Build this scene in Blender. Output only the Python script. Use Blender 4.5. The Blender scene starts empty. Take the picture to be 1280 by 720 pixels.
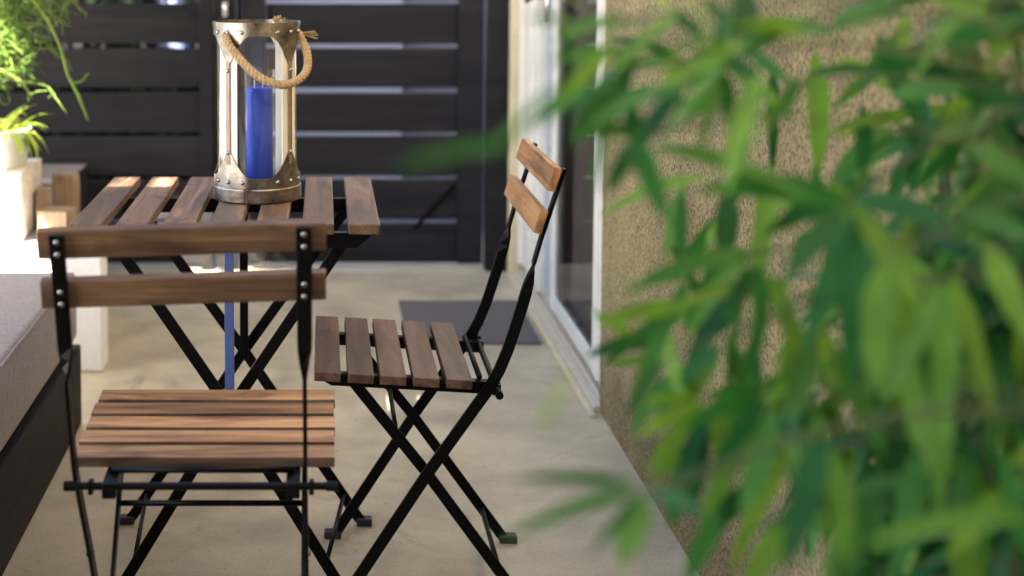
import bpy, bmesh, math, random
from mathutils import Vector, Matrix
from math import sin, cos, pi, radians

random.seed(7)
S = bpy.context.scene
COL = S.collection

# ------------------------------------------------------------------ helpers
class MB:
    """collects shapes and links them as ONE mesh object"""
    def __init__(s):
        s.v, s.f = [], []
    def add(s, vs, fs):
        o = len(s.v)
        s.v += [tuple(p) for p in vs]
        s.f += [tuple(i + o for i in q) for q in fs]
    def box(s, x0, x1, y0, y1, z0, z1):
        s.add([(x0,y0,z0),(x1,y0,z0),(x1,y1,z0),(x0,y1,z0),(x0,y0,z1),(x1,y0,z1),(x1,y1,z1),(x0,y1,z1)],
              [(0,3,2,1),(4,5,6,7),(0,1,5,4),(1,2,6,5),(2,3,7,6),(3,0,4,7)])
    def obox(s, c, ax, ay, az):
        c, ax, ay, az = map(Vector, (c, ax, ay, az))
        vs = [c+sx*ax+sy*ay+sz*az for sz in (-1,1) for sx, sy in ((-1,-1),(1,-1),(1,1),(-1,1))]
        s.add(vs, [(0,3,2,1),(4,5,6,7),(0,1,5,4),(1,2,6,5),(2,3,7,6),(3,0,4,7)])
    def ribbon(s, pts, wdirs, w, t):
        """flat bar swept along pts; wdirs = direction of its width at each point"""
        pts = [Vector(p) for p in pts]; n = len(pts); rings = []
        for i, p in enumerate(pts):
            T = (pts[min(i+1,n-1)] - pts[max(i-1,0)]).normalized()
            W = Vector(wdirs[i]); W = (W - T*W.dot(T)).normalized(); N = T.cross(W)
            rings.append([p+W*w/2+N*t/2, p-W*w/2+N*t/2, p-W*w/2-N*t/2, p+W*w/2-N*t/2])
        vs = [q for r in rings for q in r]; fs = []
        for i in range(n-1):
            a, b = 4*i, 4*i+4
            for k in range(4):
                fs.append((a+k, a+(k+1)%4, b+(k+1)%4, b+k))
        fs += [(3,2,1,0), (4*n-4,4*n-3,4*n-2,4*n-1)]
        s.add(vs, fs)
    def tube(s, pts, r, n=8, cap=True):
        pts = [Vector(p) for p in pts]; m = len(pts); vs, fs = [], []
        T0 = (pts[1]-pts[0]).normalized()
        N = T0.orthogonal().normalized()
        for i, p in enumerate(pts):
            T = (pts[min(i+1,m-1)] - pts[max(i-1,0)]).normalized()
            N = (N - T*N.dot(T)).normalized(); B = T.cross(N)
            rr = r[i] if isinstance(r, (list, tuple)) else r
            for k in range(n):
                a = 2*pi*k/n
                vs.append(p + (N*cos(a)+B*sin(a))*rr)
        for i in range(m-1):
            for k in range(n):
                fs.append((i*n+k, i*n+(k+1)%n, (i+1)*n+(k+1)%n, (i+1)*n+k))
        if cap:
            fs.append(tuple(range(n-1,-1,-1))); fs.append(tuple((m-1)*n+k for k in range(n)))
        s.add(vs, fs)
    def lathe(s, prof, c=(0,0,0), n=48):
        c = Vector(c); m = len(prof); vs, fs = [], []
        for (r, z) in prof:
            for k in range(n):
                a = 2*pi*k/n
                vs.append(c + Vector((r*cos(a), r*sin(a), z)))
        for i in range(m-1):
            for k in range(n):
                fs.append((i*n+k, i*n+(k+1)%n, (i+1)*n+(k+1)%n, (i+1)*n+k))
        s.add(vs, fs)
    def dome(s, c, d, r, h=.6):
        """small rivet head facing d"""
        d = Vector(d).normalized(); N = d.orthogonal().normalized(); B = d.cross(N); c = Vector(c)
        vs, fs = [], []; n = 10
        for j, e in enumerate((0, .45, .8)):
            for k in range(n):
                a = 2*pi*k/n
                vs.append(c + (N*cos(a)+B*sin(a))*r*cos(e*pi/2) + d*r*h*sin(e*pi/2))
        vs.append(c + d*r*h)
        for j in range(2):
            for k in range(n):
                fs.append((j*n+k, j*n+(k+1)%n, (j+1)*n+(k+1)%n, (j+1)*n+k))
        for k in range(n):
            fs.append((2*n+k, 2*n+(k+1)%n, 3*n))
        s.add(vs, fs)
    def build(s, name, mat, parent=None, smooth=False, bevel=0, seg=2, loc=None):
        me = bpy.data.meshes.new(name)
        me.from_pydata(s.v, [], s.f); me.update()
        bm = bmesh.new(); bm.from_mesh(me); bmesh.ops.recalc_face_normals(bm, faces=bm.faces); bm.to_mesh(me); bm.free()
        if smooth:
            for p in me.polygons: p.use_smooth = True
        o = bpy.data.objects.new(name, me); COL.objects.link(o)
        if mat: me.materials.append(mat)
        if parent: o.parent = parent
        if loc: o.location = loc
        if bevel:
            b = o.modifiers.new('bevel', 'BEVEL'); b.width = bevel; b.segments = seg; b.limit_method = 'ANGLE'; b.angle_limit = radians(40)
            if seg > 1:
                b.harden_normals = False
        return o

def tag(o, label=None, cat=None, group=None, kind=None):
    if label: o['label'] = label
    if cat: o['category'] = cat
    if group: o['group'] = group
    if kind: o['kind'] = kind
    return o

def thing(name, label, cat, loc=(0,0,0), rz=0, group=None):
    o = bpy.data.objects.new(name, None); COL.objects.link(o)
    o.location = loc; o.rotation_euler = (0,0,rz); o.empty_display_size = .1
    return tag(o, label, cat, group)

# ------------------------------------------------------------------ materials
class NT:
    def __init__(s, name):
        s.m = bpy.data.materials.new(name); s.m.use_nodes = True
        s.t = s.m.node_tree; s.b = s.t.nodes['Principled BSDF']
    def n(s, typ, **kw):
        nd = s.t.nodes.new('ShaderNode'+typ)
        for k, v in kw.items():
            if k in nd.inputs.keys(): nd.inputs[k].default_value = v
            else: setattr(nd, k, v)
        return nd
    def l(s, a, b): s.t.links.new(a, b)
    def coord(s, which='Object', scale=(1,1,1), loc=(0,0,0)):
        tc = s.n('TexCoord'); mp = s.n('Mapping'); s.l(tc.outputs[which], mp.inputs['Vector'])
        mp.inputs['Scale'].default_value = scale; mp.inputs['Location'].default_value = loc
        return mp
    def noise(s, vec, scale, detail=4, rough=.55, dist=0):
        nd = s.n('TexNoise'); nd.inputs['Scale'].default_value = scale; nd.inputs['Detail'].default_value = detail
        nd.inputs['Roughness'].default_value = rough; nd.inputs['Distortion'].default_value = dist
        if vec is not None: s.l(vec, nd.inputs['Vector'])
        return nd.outputs['Fac']
    def ramp(s, fac, stops):
        r = s.n('ValToRGB'); e = r.color_ramp.elements
        while len(e) > len(stops): e.remove(e[-1])
        while len(e) < len(stops): e.new(.5)
        for q, (p, c) in zip(e, stops):
            q.position = p; q.color = (*c, 1) if len(c) == 3 else c
        s.l(fac, r.inputs['Fac']); return r.outputs['Color']
    def mix(s, fac, a, b, mode='MIX'):
        m = s.n('Mix', data_type='RGBA', blend_type=mode)
        for sock, v in ((m.inputs[0], fac), (m.inputs[6], a), (m.inputs[7], b)):
            if hasattr(v, 'is_linked'): s.l(v, sock)
            elif isinstance(v, (int, float)): sock.default_value = v
            else: sock.default_value = (*v, 1)
        return m.outputs[2]
    def math(s, op, a, b=0.0):
        m = s.n('Math', operation=op)
        for i, v in enumerate((a, b)):
            if hasattr(v, 'is_linked'): s.l(v, m.inputs[i])
            else: m.inputs[i].default_value = v
        return m.outputs[0]
    def bump(s, h, strength=.3, dist=.01):
        b = s.n('Bump'); b.inputs['Strength'].default_value = strength; b.inputs['Distance'].default_value = dist
        s.l(h, b.inputs['Height']); s.l(b.outputs['Normal'], s.b.inputs['Normal']); return b
    def set(s, **kw):
        for k, v in kw.items():
            i = s.b.inputs[k.replace('_', ' ')]
            if hasattr(v, 'is_linked'): s.l(v, i)
            elif isinstance(v, tuple) and len(v) == 3: i.default_value = (*v, 1)
            else: i.default_value = v
        return s

def wood(name, light, mid, dark, axis='y', rough=.5, var=.5, spec=.35):
    k = NT(name)
    tc = k.n('TexCoord'); g = k.n('NewGeometry')
    off = k.n('VectorMath', operation='SCALE'); off.inputs[0].default_value = (3.1, 7.7, 5.3)
    k.l(k.math('MULTIPLY', g.outputs['Random Per Island'], 9.0), off.inputs['Scale'])
    av = k.n('VectorMath', operation='ADD'); k.l(tc.outputs['Object'], av.inputs[0]); k.l(off.outputs[0], av.inputs[1])
    def mp(a, b):
        m = k.n('Mapping'); k.l(av.outputs[0], m.inputs['Vector'])
        m.inputs['Scale'].default_value = {'y': (b, a, b), 'x': (a, b, b), 'z': (b, b, a)}[axis]
        return m.outputs['Vector']
    big = k.noise(mp(2.2, 26), 1, 5, .6, 1.2)
    fib = k.noise(mp(7, 260), 1, 3, .6)
    blot = k.noise(mp(7, 16), 1, 3, .55, .6)
    c = k.ramp(big, [(.3, dark), (.48, mid), (.68, light)])
    isl = k.ramp(g.outputs['Random Per Island'], [(0, (1-var*.55,)*3), (1, (1.0+var*.25,)*3)])
    c = k.mix(1, c, isl, 'MULTIPLY')
    c = k.mix(1, c, k.ramp(fib, [(.3, (.62, .6, .58)), (.62, (1.08, 1.06, 1.05))]), 'MULTIPLY')
    c = k.mix(1, c, k.ramp(blot, [(.27, (.42, .40, .42)), (.42, (1, 1, 1))]), 'MULTIPLY')
    k.set(Base_Color=c, Roughness=k.math('ADD', k.math('MULTIPLY', fib, .2), rough-.1))
    k.bump(k.math('ADD', k.math('MULTIPLY', fib, .7), big), .22, .0015); k.set(Specular_IOR_Level=spec)
    return k.m

def plain(name, col, rough=.5, metal=0, noise=0, nscale=20, bump=0, spec=None, nstretch=(1,1,1)):
    k = NT(name)
    if noise:
        f = k.noise(k.coord('Object', nstretch).outputs['Vector'], nscale, 5, .6)
        lo = tuple(c*(1-noise) for c in col); hi = tuple(min(1, c*(1+noise)) for c in col)
        k.set(Base_Color=k.ramp(f, [(.3, lo), (.7, hi)]), Roughness=k.math('ADD', k.math('MULTIPLY', f, .25), rough-.12))
        if bump: k.bump(f, bump, .003)
    else:
        k.set(Base_Color=col, Roughness=rough)
    k.set(Metallic=metal)
    if spec is not None: k.set(Specular_IOR_Level=spec)
    return k.m

M = {}
M['seat_wood'] = wood('acacia_seat', (.52,.31,.155), (.33,.18,.085), (.12,.062,.03), 'y', .48, 1.0)  # lighter copy: sheen on the near chair's seat put into the wood
M['shaded_seat_wood'] = wood('acacia_shaded_seat', (.165,.09,.056), (.10,.052,.032), (.042,.022,.015), 'y', .5, .8)  # same seat wood, the side chair's dimmer light put into its tone
M['slat_gap_shade'] = wood('shade_painted_slat_sides', (.15,.10,.07), (.09,.058,.04), (.045,.03,.022), 'y', .65, .4, .15)  # long sides of seat slats, shade of the gaps painted in
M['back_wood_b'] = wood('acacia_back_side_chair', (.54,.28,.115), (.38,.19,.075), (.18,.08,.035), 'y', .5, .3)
M['back_wood'] = wood('acacia_back', (.19,.118,.072), (.13,.076,.045), (.07,.04,.025), 'y', .5, .3)  # near chair's back slats, their shade put into a darker tone
M['table_wood'] = wood('acacia_table', (.29,.18,.11), (.165,.098,.058), (.07,.041,.029), 'y', .5, .85)
M['steel'] = plain('black_powder_coated_steel', (.0022,.0022,.0026), .38, 0, .25, 60, 0, .12)
M['sky_tint_steel'] = plain('sky_reflection_steel', (.05,.085,.23), .35, 0, .1, 40)  # strut's blue sky reflection put into the base colour
M['bolt'] = plain('zinc_bolt', (.30,.31,.34), .4, 1)
M['rubber'] = plain('black_plastic_cap', (.012,.012,.012), .55)

def fence_mat():
    k = NT('dark_stained_boards')
    v = k.coord('Object', (1.2, 40, 40)).outputs['Vector']
    f = k.noise(v, 1.5, 6, .62, .4)
    g = k.n('NewGeometry')
    c = k.ramp(f, [(.25, (.0085,.0082,.0092)), (.75, (.0178,.0170,.0187))])
    c = k.mix(1, c, k.ramp(g.outputs['Random Per Island'], [(0, (.82,.82,.84)), (1, (1.12,1.1,1.08))]), 'MULTIPLY')
    c = k.mix(1, c, k.ramp(k.noise(k.coord('Object', (.5,1,2.5)).outputs['Vector'], 4, 5, .65, .6), [(.3, (.72,.72,.74)), (.7, (1.5,1.45,1.42))]), 'MULTIPLY'); k.set(Base_Color=c, Roughness=.66, Specular_IOR_Level=.10); k.bump(f, .25, .003)
    return k.m
M['fence'] = fence_mat()

def concrete():
    k = NT('sealed_concrete')
    v = k.coord('Object').outputs['Vector']
    a = k.noise(v, 1.3, 5, .6, .8); b = k.noise(v, 7, 6, .65, .4); d = k.noise(v, 160, 3, .6)
    e = k.noise(k.coord('Object', (1.1, 1.6, 1)).outputs['Vector'], 2.2, 5, .65, .5)
    c = k.ramp(a, [(.3, (.335,.285,.182)), (.7, (.53,.453,.300))])
    c = k.mix(.55, c, k.ramp(b, [(.3, (.31,.266,.185)), (.68, (.54,.467,.315))]))
    c = k.mix(1, c, k.ramp(e, [(.33, (.76,.75,.76)), (.6, (1.05,1.04,1.03))]), 'MULTIPLY')
    c = k.mix(1, c, k.ramp(d, [(.3, (.86,.86,.86)), (.6, (1.05,1.05,1.05))]), 'MULTIPLY')
    sp = k.noise(v, 55, 2, .5)
    c = k.mix(1, c, k.ramp(sp, [(.24, (.55,.5,.45)), (.31, (1,1,1))]), 'MULTIPLY')
    st = k.noise(k.coord('Object', (1,1,1), (3.3,1.7,0)).outputs['Vector'], 3.1, 6, .7, 1.2)
    c = k.mix(1, c, k.ramp(st, [(.30, (.66,.64,.63)), (.43, (1,1,1))]), 'MULTIPLY')
    k.set(Base_Color=c, Roughness=k.ramp(b, [(.3, (.34,)*3), (.7, (.5,)*3)]))
    k.bump(k.math('ADD', k.math('MULTIPLY', d, .4), b), .12, .004)
    return k.m
M['floor'] = concrete()

def stucco():
    k = NT('rough_sand_stucco')
    v = k.coord('Object').outputs['Vector']
    vo = k.n('TexVoronoi', feature='SMOOTH_F1'); vo.inputs['Scale'].default_value = 125; k.l(v, vo.inputs['Vector'])
    n1 = k.noise(v, 138, 5, .68, .2); n2 = k.noise(v, 3.2, 4, .6); n3 = k.noise(v, 85, 3, .6, .3)
    h = k.math('ADD', k.math('MULTIPLY', n3, 1.0), k.math('MULTIPLY', n1, .9))
    h = k.math('SUBTRACT', h, k.math('MULTIPLY', vo.outputs['Distance'], .5))
    c = k.ramp(n2, [(.3, (.40,.305,.140)), (.7, (.53,.41,.198))])
    pit = k.ramp(n1, [(.38, (.33,.29,.25)), (.52, (1,1,1)), (.68, (1.2,1.18,1.15))])
    c = k.mix(1, c, pit, 'MULTIPLY')
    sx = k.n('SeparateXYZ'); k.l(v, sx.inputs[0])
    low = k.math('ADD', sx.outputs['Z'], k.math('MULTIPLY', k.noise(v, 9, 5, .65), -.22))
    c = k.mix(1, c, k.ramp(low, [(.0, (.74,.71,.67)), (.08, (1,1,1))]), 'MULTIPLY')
    pt = k.noise(k.coord('Object', (1,1,.5)).outputs['Vector'], 5.5, 5, .6, .7)
    c = k.mix(1, c, k.ramp(pt, [(.32, (.80,.79,.78)), (.62, (1.06,1.05,1.03))]), 'MULTIPLY')
    k.set(Base_Color=c, Roughness=.92); k.bump(h, 1.0, .016)
    return k.m
M['stucco'] = stucco()
M['white_frame'] = plain('white_painted_aluminium', (.62,.585,.51), .4, 0, .06, 8)
M['grey_frame'] = plain('grey_aluminium_track', (.46,.47,.49), .4, .3, .12, 30)
M['sill'] = plain('weathered_sill', (.46,.40,.30), .55, 0, .14, 30, .1)
M['beige_trim'] = plain('beige_painted_trim', (.50,.42,.26), .6, 0, .12, 12)
M['chrome'] = plain('brushed_steel', (.62,.63,.65), .25, 1)
M['curtain'] = plain('brown_curtain_cloth', (.20,.155,.13), .85, 0, .25, 30, 0, None, (1, 14, .3))
M['mat'] = plain('charcoal_mat', (.085,.074,.068), .9, 0, .25, 120, .5)

def glass(name, tint=(1,1,1), rough=.02, dust=.0):
    k = NT(name); t = k.t; t.nodes.remove(k.b)
    tr = k.n('BsdfTransparent'); tr.inputs['Color'].default_value = (*tint, 1)
    gl = k.n('BsdfGlossy'); gl.inputs['Roughness'].default_value = rough
    lw = k.n('LayerWeight'); lw.inputs['Blend'].default_value = .5
    fz = k.math('ADD', k.math('MULTIPLY', k.math('POWER', lw.outputs['Facing'], 4.0), .45), .012)
    m = k.n('MixShader'); k.l(fz, m.inputs[0]); k.l(tr.outputs[0], m.inputs[1]); k.l(gl.outputs[0], m.inputs[2])
    out = m.outputs[0]
    if dust:
        df = k.n('BsdfDiffuse'); df.inputs['Color'].default_value = (.8,.8,.82,1)
        v = k.coord('Object', (1, 1, .35)).outputs['Vector']
        f = k.noise(v, 90, 5, .7)
        m2 = k.n('MixShader'); k.l(k.ramp(f, [(.35, (dust*.3,)*3), (.75, (dust*1.6,)*3)]), m2.inputs[0]); k.l(out, m2.inputs[1]); k.l(df.outputs[0], m2.inputs[2]); out = m2.outputs[0]
    k.l(out, t.nodes['Material Output'].inputs['Surface'])
    return k.m
M['door_glass'] = glass('door_glass', (.8,.8,.8), .03)
M['lantern_glass'] = glass('lantern_glass', (.99,.99,.99), .02, .012)
M['candle_glass'] = glass('candle_holder_glass', (.98,.99,.99), .02, .0)

def galvanised():
    k = NT('tarnished_galvanised_metal')
    v = k.coord('Object').outputs['Vector']
    a = k.noise(v, 22, 5, .65, .5); b = k.noise(v, 120, 3, .6)
    c = k.ramp(a, [(.3, (.12,.100,.090)), (.55, (.28,.252,.235)), (.75, (.52,.495,.475))])
    c = k.mix(1, c, k.ramp(b, [(.25, (.55,.5,.45)), (.4, (1,1,1))]), 'MULTIPLY')
    k.set(Base_Color=c, Metallic=1.0, Roughness=k.ramp(a, [(.3, (.24,)*3), (.7, (.40,)*3)]))
    k.bump(b, .12, .001)
    return k.m
M['galv'] = galvanised()
M['leather'] = plain('brown_rib', (.27,.20,.15), .5, .4, .25, 30)
M['pale_strip'] = plain('whitewashed_strip', (.80,.78,.72), .5, 0, .06, 30)
M['candle'] = None
k = NT('blue_candle_wax')
f = k.noise(k.coord('Object', (1,1,.6)).outputs['Vector'], 40, 4, .6)
k.set(Base_Color=k.ramp(f, [(.3, (.0005,.042,.47)), (.7, (.001,.070,.64))]), Roughness=.42, Subsurface_Weight=.1, Specular_IOR_Level=.2, Subsurface_Scale=.01)
k.b.inputs['Subsurface Radius'].default_value = (.2,.4,1.0)
M['candle'] = k.m
M['wick'] = plain('wick', (.75,.72,.65), .8)

def rope_mat():
    k = NT('jute_rope')
    v = k.coord('Object').outputs['Vector']
    f = k.noise(v, 900, 3, .7); b = k.noise(v, 90, 4, .6)
    c = k.ramp(f, [(.3, (.30,.205,.10)), (.7, (.60,.45,.26))])
    c = k.mix(1, c, k.ramp(b, [(.3, (.75,.72,.7)), (.7, (1.1,1.1,1.1))]), 'MULTIPLY')
    k.set(Base_Color=c, Roughness=.9); k.bump(f, .6, .002)
    return k.m
M['rope'] = rope_mat()

def fabric():
    k = NT('woven_grey_cushion_fabric')
    v = k.coord('Object').outputs['Vector']
    w1 = k.noise(k.coord('Object', (1, .12, 1)).outputs['Vector'], 420, 2, .6)
    w2 = k.noise(k.coord('Object', (.12, 1, .12)).outputs['Vector'], 420, 2, .6)
    a = k.noise(v, 5, 4, .6)
    c = k.ramp(k.math('MULTIPLY', k.math('ADD', w1, w2), .5), [(.36, (.090,.064,.052)), (.64, (.27,.200,.172))])
    c = k.mix(1, c, k.ramp(a, [(.3, (.88,.88,.88)), (.7, (1.06,1.06,1.06))]), 'MULTIPLY')
    k.set(Base_Color=c, Roughness=.9, Sheen_Weight=.25); k.bump(k.math('ADD', k.math('ADD', w1, w2), k.math('MULTIPLY', a, 4)), .3, .004)
    return k.m
M['fabric'] = fabric()
M['dark_wood'] = wood('dark_stained_bed_wood', (.020,.019,.018), (.012,.0115,.011), (.006,.006,.006), 'y', .6, .3, .12)
M['white_render'] = plain('white_rendered_masonry', (.80,.79,.76), .8, 0, .06, 18, .15)
M['pale_wood'] = wood('pale_crate_wood', (.86,.82,.74), (.80,.74,.64), (.66,.56,.42), 'x', .7, .3)
M['timber'] = wood('offcut_timber', (.44,.33,.22), (.33,.235,.15), (.20,.135,.08), 'z', .75, .4)
M['pot'] = plain('white_glazed_pot', (.72,.72,.72), .3, 0, .05, 10)
M['soil'] = plain('soil', (.03,.02,.014), .95, 0, .4, 60, .6)
M['pebble'] = plain('pale_stone', (.62,.60,.56), .7, 0, .12, 40, .2)

def leaf_mat(name, a, b, c, trans=.35, rough=.45):
    k = NT(name)
    g = k.n('NewGeometry')
    col = k.ramp(g.outputs['Random Per Island'], [(0, a), (.5, b), (1, c)])
    v = k.noise(k.coord('Object').outputs['Vector'], 25, 3, .5)
    col = k.mix(1, col, k.ramp(v, [(.3, (.8,.8,.8)), (.7, (1.15,1.15,1.15))]), 'MULTIPLY')
    k.set(Base_Color=col, Roughness=rough, Specular_IOR_Level=.16)
    tl = k.n('BsdfTranslucent'); k.l(k.mix(1, col, (1.25,1.25,.55), 'MULTIPLY'), tl.inputs['Color'])
    m = k.n('MixShader'); m.inputs[0].default_value = trans
    k.l(k.b.outputs[0], m.inputs[1]); k.l(tl.outputs[0], m.inputs[2])
    k.l(m.outputs[0], k.t.nodes['Material Output'].inputs['Surface'])
    return k.m
M['bamboo_leaf'] = leaf_mat('bamboo_leaves', (.012,.078,.030), (.036,.165,.038), (.18,.335,.050), .36, .40)
M['bamboo_stem'] = plain('bamboo_culm', (.05,.075,.022), .45, 0, .3, 15)
M['pencil_leaf'] = leaf_mat('trailing_succulent_stems', (.06,.13,.022), (.11,.20,.03), (.20,.28,.06), .15, .5)
M['lime_leaf'] = leaf_mat('lime_leaves', (.20,.30,.04), (.33,.42,.06), (.42,.48,.10), .35, .45)
M['gravel'] = plain('asphalt_ground', (.10,.10,.105), .85, 0, .2, 3)
M['drive'] = plain('blue_grey_paving', (.13,.14,.17), .6, 0, .12, 2)
M['slate'] = plain('slate_grey_panel', (.36,.37,.44), .8, 0, .1, 3)
M['blue_wall'] = plain('blue_grey_rendered_wall', (.80,.83,.95), .8, 0, .06, 3)
M['bright_spot_blue'] = plain('pale_blue_bright_spot', (.16,.20,.36), .3)  # brightness of the fence gaps put into a pale blue
M['hedge_dark'] = leaf_mat('dark_hedge_leaves', (.012,.03,.012), (.018,.045,.016), (.03,.06,.02), .2, .5)
M['roof'] = plain('shade_roof_boards', (.20,.16,.12), .7, 0, .2, 6, 0, None, (1, 20, 1))

# ------------------------------------------------------------------ the ground
g = MB(); g.add([(-60,-60,-.012),(60,-60,-.012),(60,60,-.012),(-60,60,-.012)], [(0,1,2,3)])
tag(g.build('ground', M['gravel']), kind='structure')
g = MB(); g.add([(-5,-3,0),(.72,-3,0),(.72,5.9,0),(-5,5.9,0)], [(0,1,2,3)])
tag(g.build('patio_floor', M['floor']), kind='structure')
g = MB(); g.add([(-5,5.9,-.004),(6,5.9,-.004),(6,12,-.004),(-5,12,-.004)], [(0,1,2,3)])
tag(g.build('driveway', M['drive']), kind='structure')

# ------------------------------------------------------------------ the fence and the gate
FY = 5.2
ZB = [.019+.1655*i for i in range(15)]          # underside of each board
def boards(x0, x1, y, t, zs, gap=.024, h=.1655):
    m = MB()
    for i, z in enumerate(zs):
        d = random.uniform(-.0015, .0015)
        m.box(x0, x1, y+d, y+d+t, z+gap/2+random.uniform(-.002,.002), z+h-gap/2+random.uniform(-.002,.002))
    return m
fence = thing('board_fence', 'dark charcoal fence of wide horizontal boards left of the gate', 'fence', (0,0,0))
boards(-3.2, -.462, FY+.012, .02, ZB, .017).build('board_panel', M['fence'], fence, bevel=.002)
m = MB(); m.box(-.462,-.414, FY-.012, FY+.045, 0, 2.62); m.build('post', M['fence'], fence, bevel=.003)
m = MB(); m.box(-.404,-.328, FY-.005, FY+.05, 0, 2.62); m.build('post', M['fence'], fence, bevel=.003)
m = MB(); m.box(-1.80,-1.73, FY+.034, FY+.10, 0, 2.62); m.build('post', M['fence'], fence, bevel=.003)
m = MB(); m.obox((-.365, FY-.009, .985), (.009,0,0), (0,.004,0), (0,0,.028)); m.tube([(-.372,FY-.022,1.0),(-.362,FY-.03,.985),(-.358,FY-.022,.962)], .005, 8)
m.build('latch', M['chrome'], fence, bevel=.001)

gate = thing('garden_gate', 'wide dark gate with horizontal boards and thin light gaps behind the table', 'gate', (0,0,0))
boards(-.215, .498, FY+.010, .02, ZB, .018).build('board_panel', M['fence'], gate, bevel=.002)
m = MB(); m.box(-.298,-.217, FY-.012, FY+.032, .028, 2.62); m.build('stile', M['fence'], gate, bevel=.003)
m = MB(); m.box(.499,.594, FY-.012, FY+.032, .028, 2.62); m.build('stile', M['fence'], gate, bevel=.003)
m = MB(); m.obox((.418, FY+.0055, .245), (.078,0,.085), (0,.004,0), (-.005,0,.0045)); m.build('brace', M['steel'], gate)
gp = MB(); gp.box(.606,.70, FY-.02, FY+.06, 0, 2.62); o = gp.build('fence_post', M['fence'], bevel=.003)
tag(o, 'dark square post between the gate and the beige house trim', 'post')
st = MB(); st.lathe([(0.0001,0),(.014,.001),(.021,.011),(.019,.024),(.010,.033),(.0001,.035)], n=20)
o = st.build('stone', M['pebble'], smooth=True, loc=(-.385, 5.08, 0)); o.scale = (1.15,1,1)
tag(o, 'small round pale stone on the ground at the foot of the dark fence', 'stone')

# beyond the fence
w = MB(); w.box(-.36, .37, 6.6, 6.8, 0, 1.5); o = w.build('garden_wall', M['blue_wall']); w = MB(); w.box(.371, 3.0, 6.66, 6.8, 0, 1.5); w.build('side_panel', M['slate'], o)
tag(o, 'blue grey rendered wall glimpsed through the gaps of the gate', 'wall')
def blade(m, base, d, n, L, W, droop=.3, fold=.12, seg=6, prof=None, roll=0.0):
    """one leaf as a folded, curved blade"""
    d = Vector(d).normalized(); n = Vector(n)
    side = d.cross(n)
    if side.length < 1e-4: side = d.orthogonal()
    side.normalize(); n = side.cross(d).normalized()
    if roll:
        R = Matrix.Rotation(roll, 3, d); side = R @ side; n = R @ n
    p = Vector(base); vs, fs = [], []
    prof = prof or (.18, .72, 1.0, .92, .70, .40, .0)
    step = L/seg
    for i in range(seg+1):
        w = W*prof[min(len(prof)-1, int(round(i*(len(prof)-1)/seg)))]/2
        vs += [p - side*w + n*w*fold*2, p.copy(), p + side*w + n*w*fold*2]
        d = (d + Vector((0,0,-droop/seg))).normalized(); n = side.cross(d).normalized()
        p = p + d*step
    for i in range(seg):
        a, b = 3*i, 3*i+3
        fs += [(a, a+1, b+1, b), (a+1, a+2, b+2, b+1)]
    m.add(vs, fs)

hg = thing('hedge', 'dark hedge glimpsed through the gaps of the board fence', 'hedge', (0,0,0))
m = MB(); rr = random.Random(3)
for i in range(4200):
    x = rr.uniform(-3.6,-.45); z = rr.uniform(.02,2.1); y = 6.15 + rr.random()**.6*.7*(1-abs(rr.gauss(0,.25)))
    if (-.83 < x < -.58 and .66 < z < .98): continue
    blade(m, (x,y,z), (rr.gauss(0,1), rr.gauss(-.6,1), rr.gauss(.1,1)), (rr.gauss(0,1),rr.gauss(0,1),1), rr.uniform(.06,.12), rr.uniform(.03,.05), .3, seg=2, prof=(.2,1,.05))
m.build('foliage', M['hedge_dark'], hg)
sh = thing('shed', 'dark boarded shed glimpsed between the fence boards', 'shed', (0,0,0))
m = MB(); m.box(-4.2,-.40, 6.95,8.6, 0,2.3); m.build('wall', M['fence'], sh)
m = MB(); m.box(-.83,-.66, 6.935,6.948, .64,.98); m.build('bright_spot_panel', M['bright_spot_blue'], sh)  # panel added to make the bright spots in the fence gaps, no real window
m = MB()
for i in range(9): m.tube([(-3.4+.36*i,6.5,0),(-3.38+.36*i,6.45,1.0),(-3.4+.36*i,6.5,1.9)], [.025,.02,.008], 7)
m.build('stem', M['bamboo_stem'], hg)

# ------------------------------------------------------------------ the house
WX = .715
house = thing('house', 'house side of rough tan stucco with a white sliding glass door', 'house', (0,0,0))
m = MB()
m.box(WX, WX+.22, -2.5, 3.555, -.01, 3.1)
m.box(WX, WX+.22, 5.12, 9.0, -.01, 3.1) if False else None
m.box(WX, WX+.22, 3.5551, 5.10, 2.12, 3.1)
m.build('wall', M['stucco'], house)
m = MB(); m.box(WX-.03, WX+.22, 5.10, 5.17, -.01, 3.1); m.build('corner_trim', M['beige_trim'], house, bevel=.004)
m = MB(); m.box(WX+.25, 3.4, -2.5, -2.3, 0, 3.0); m.box(3.2, 3.4, -2.3, 9, 0, 3.0); m.box(WX+.222, 3.2, 5.105, 5.3, 0, 3.0); m.box(WX+.222, 3.4, -2.5, 9, 3.105, 3.2)
m.box(WX+.222, 3.2, 3.2, 3.4, 0, 3.0)
m.build('interior_wall', M['curtain'], house)
m = MB()
DX = WX+.016
ys = [3.62+.01*i for i in range(86)]
vs = []
for y in ys:
    xx = .80 + .022*sin(y*46) + .008*sin(y*113+1)
    vs += [(xx,y,.05),(xx,y,2.1)]
m.add(vs, [(2*i,2*i+2,2*i+3,2*i+1) for i in range(len(ys)-1)])
m.build('curtain', M['curtain'], house, smooth=True)
door = MB()
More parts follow.
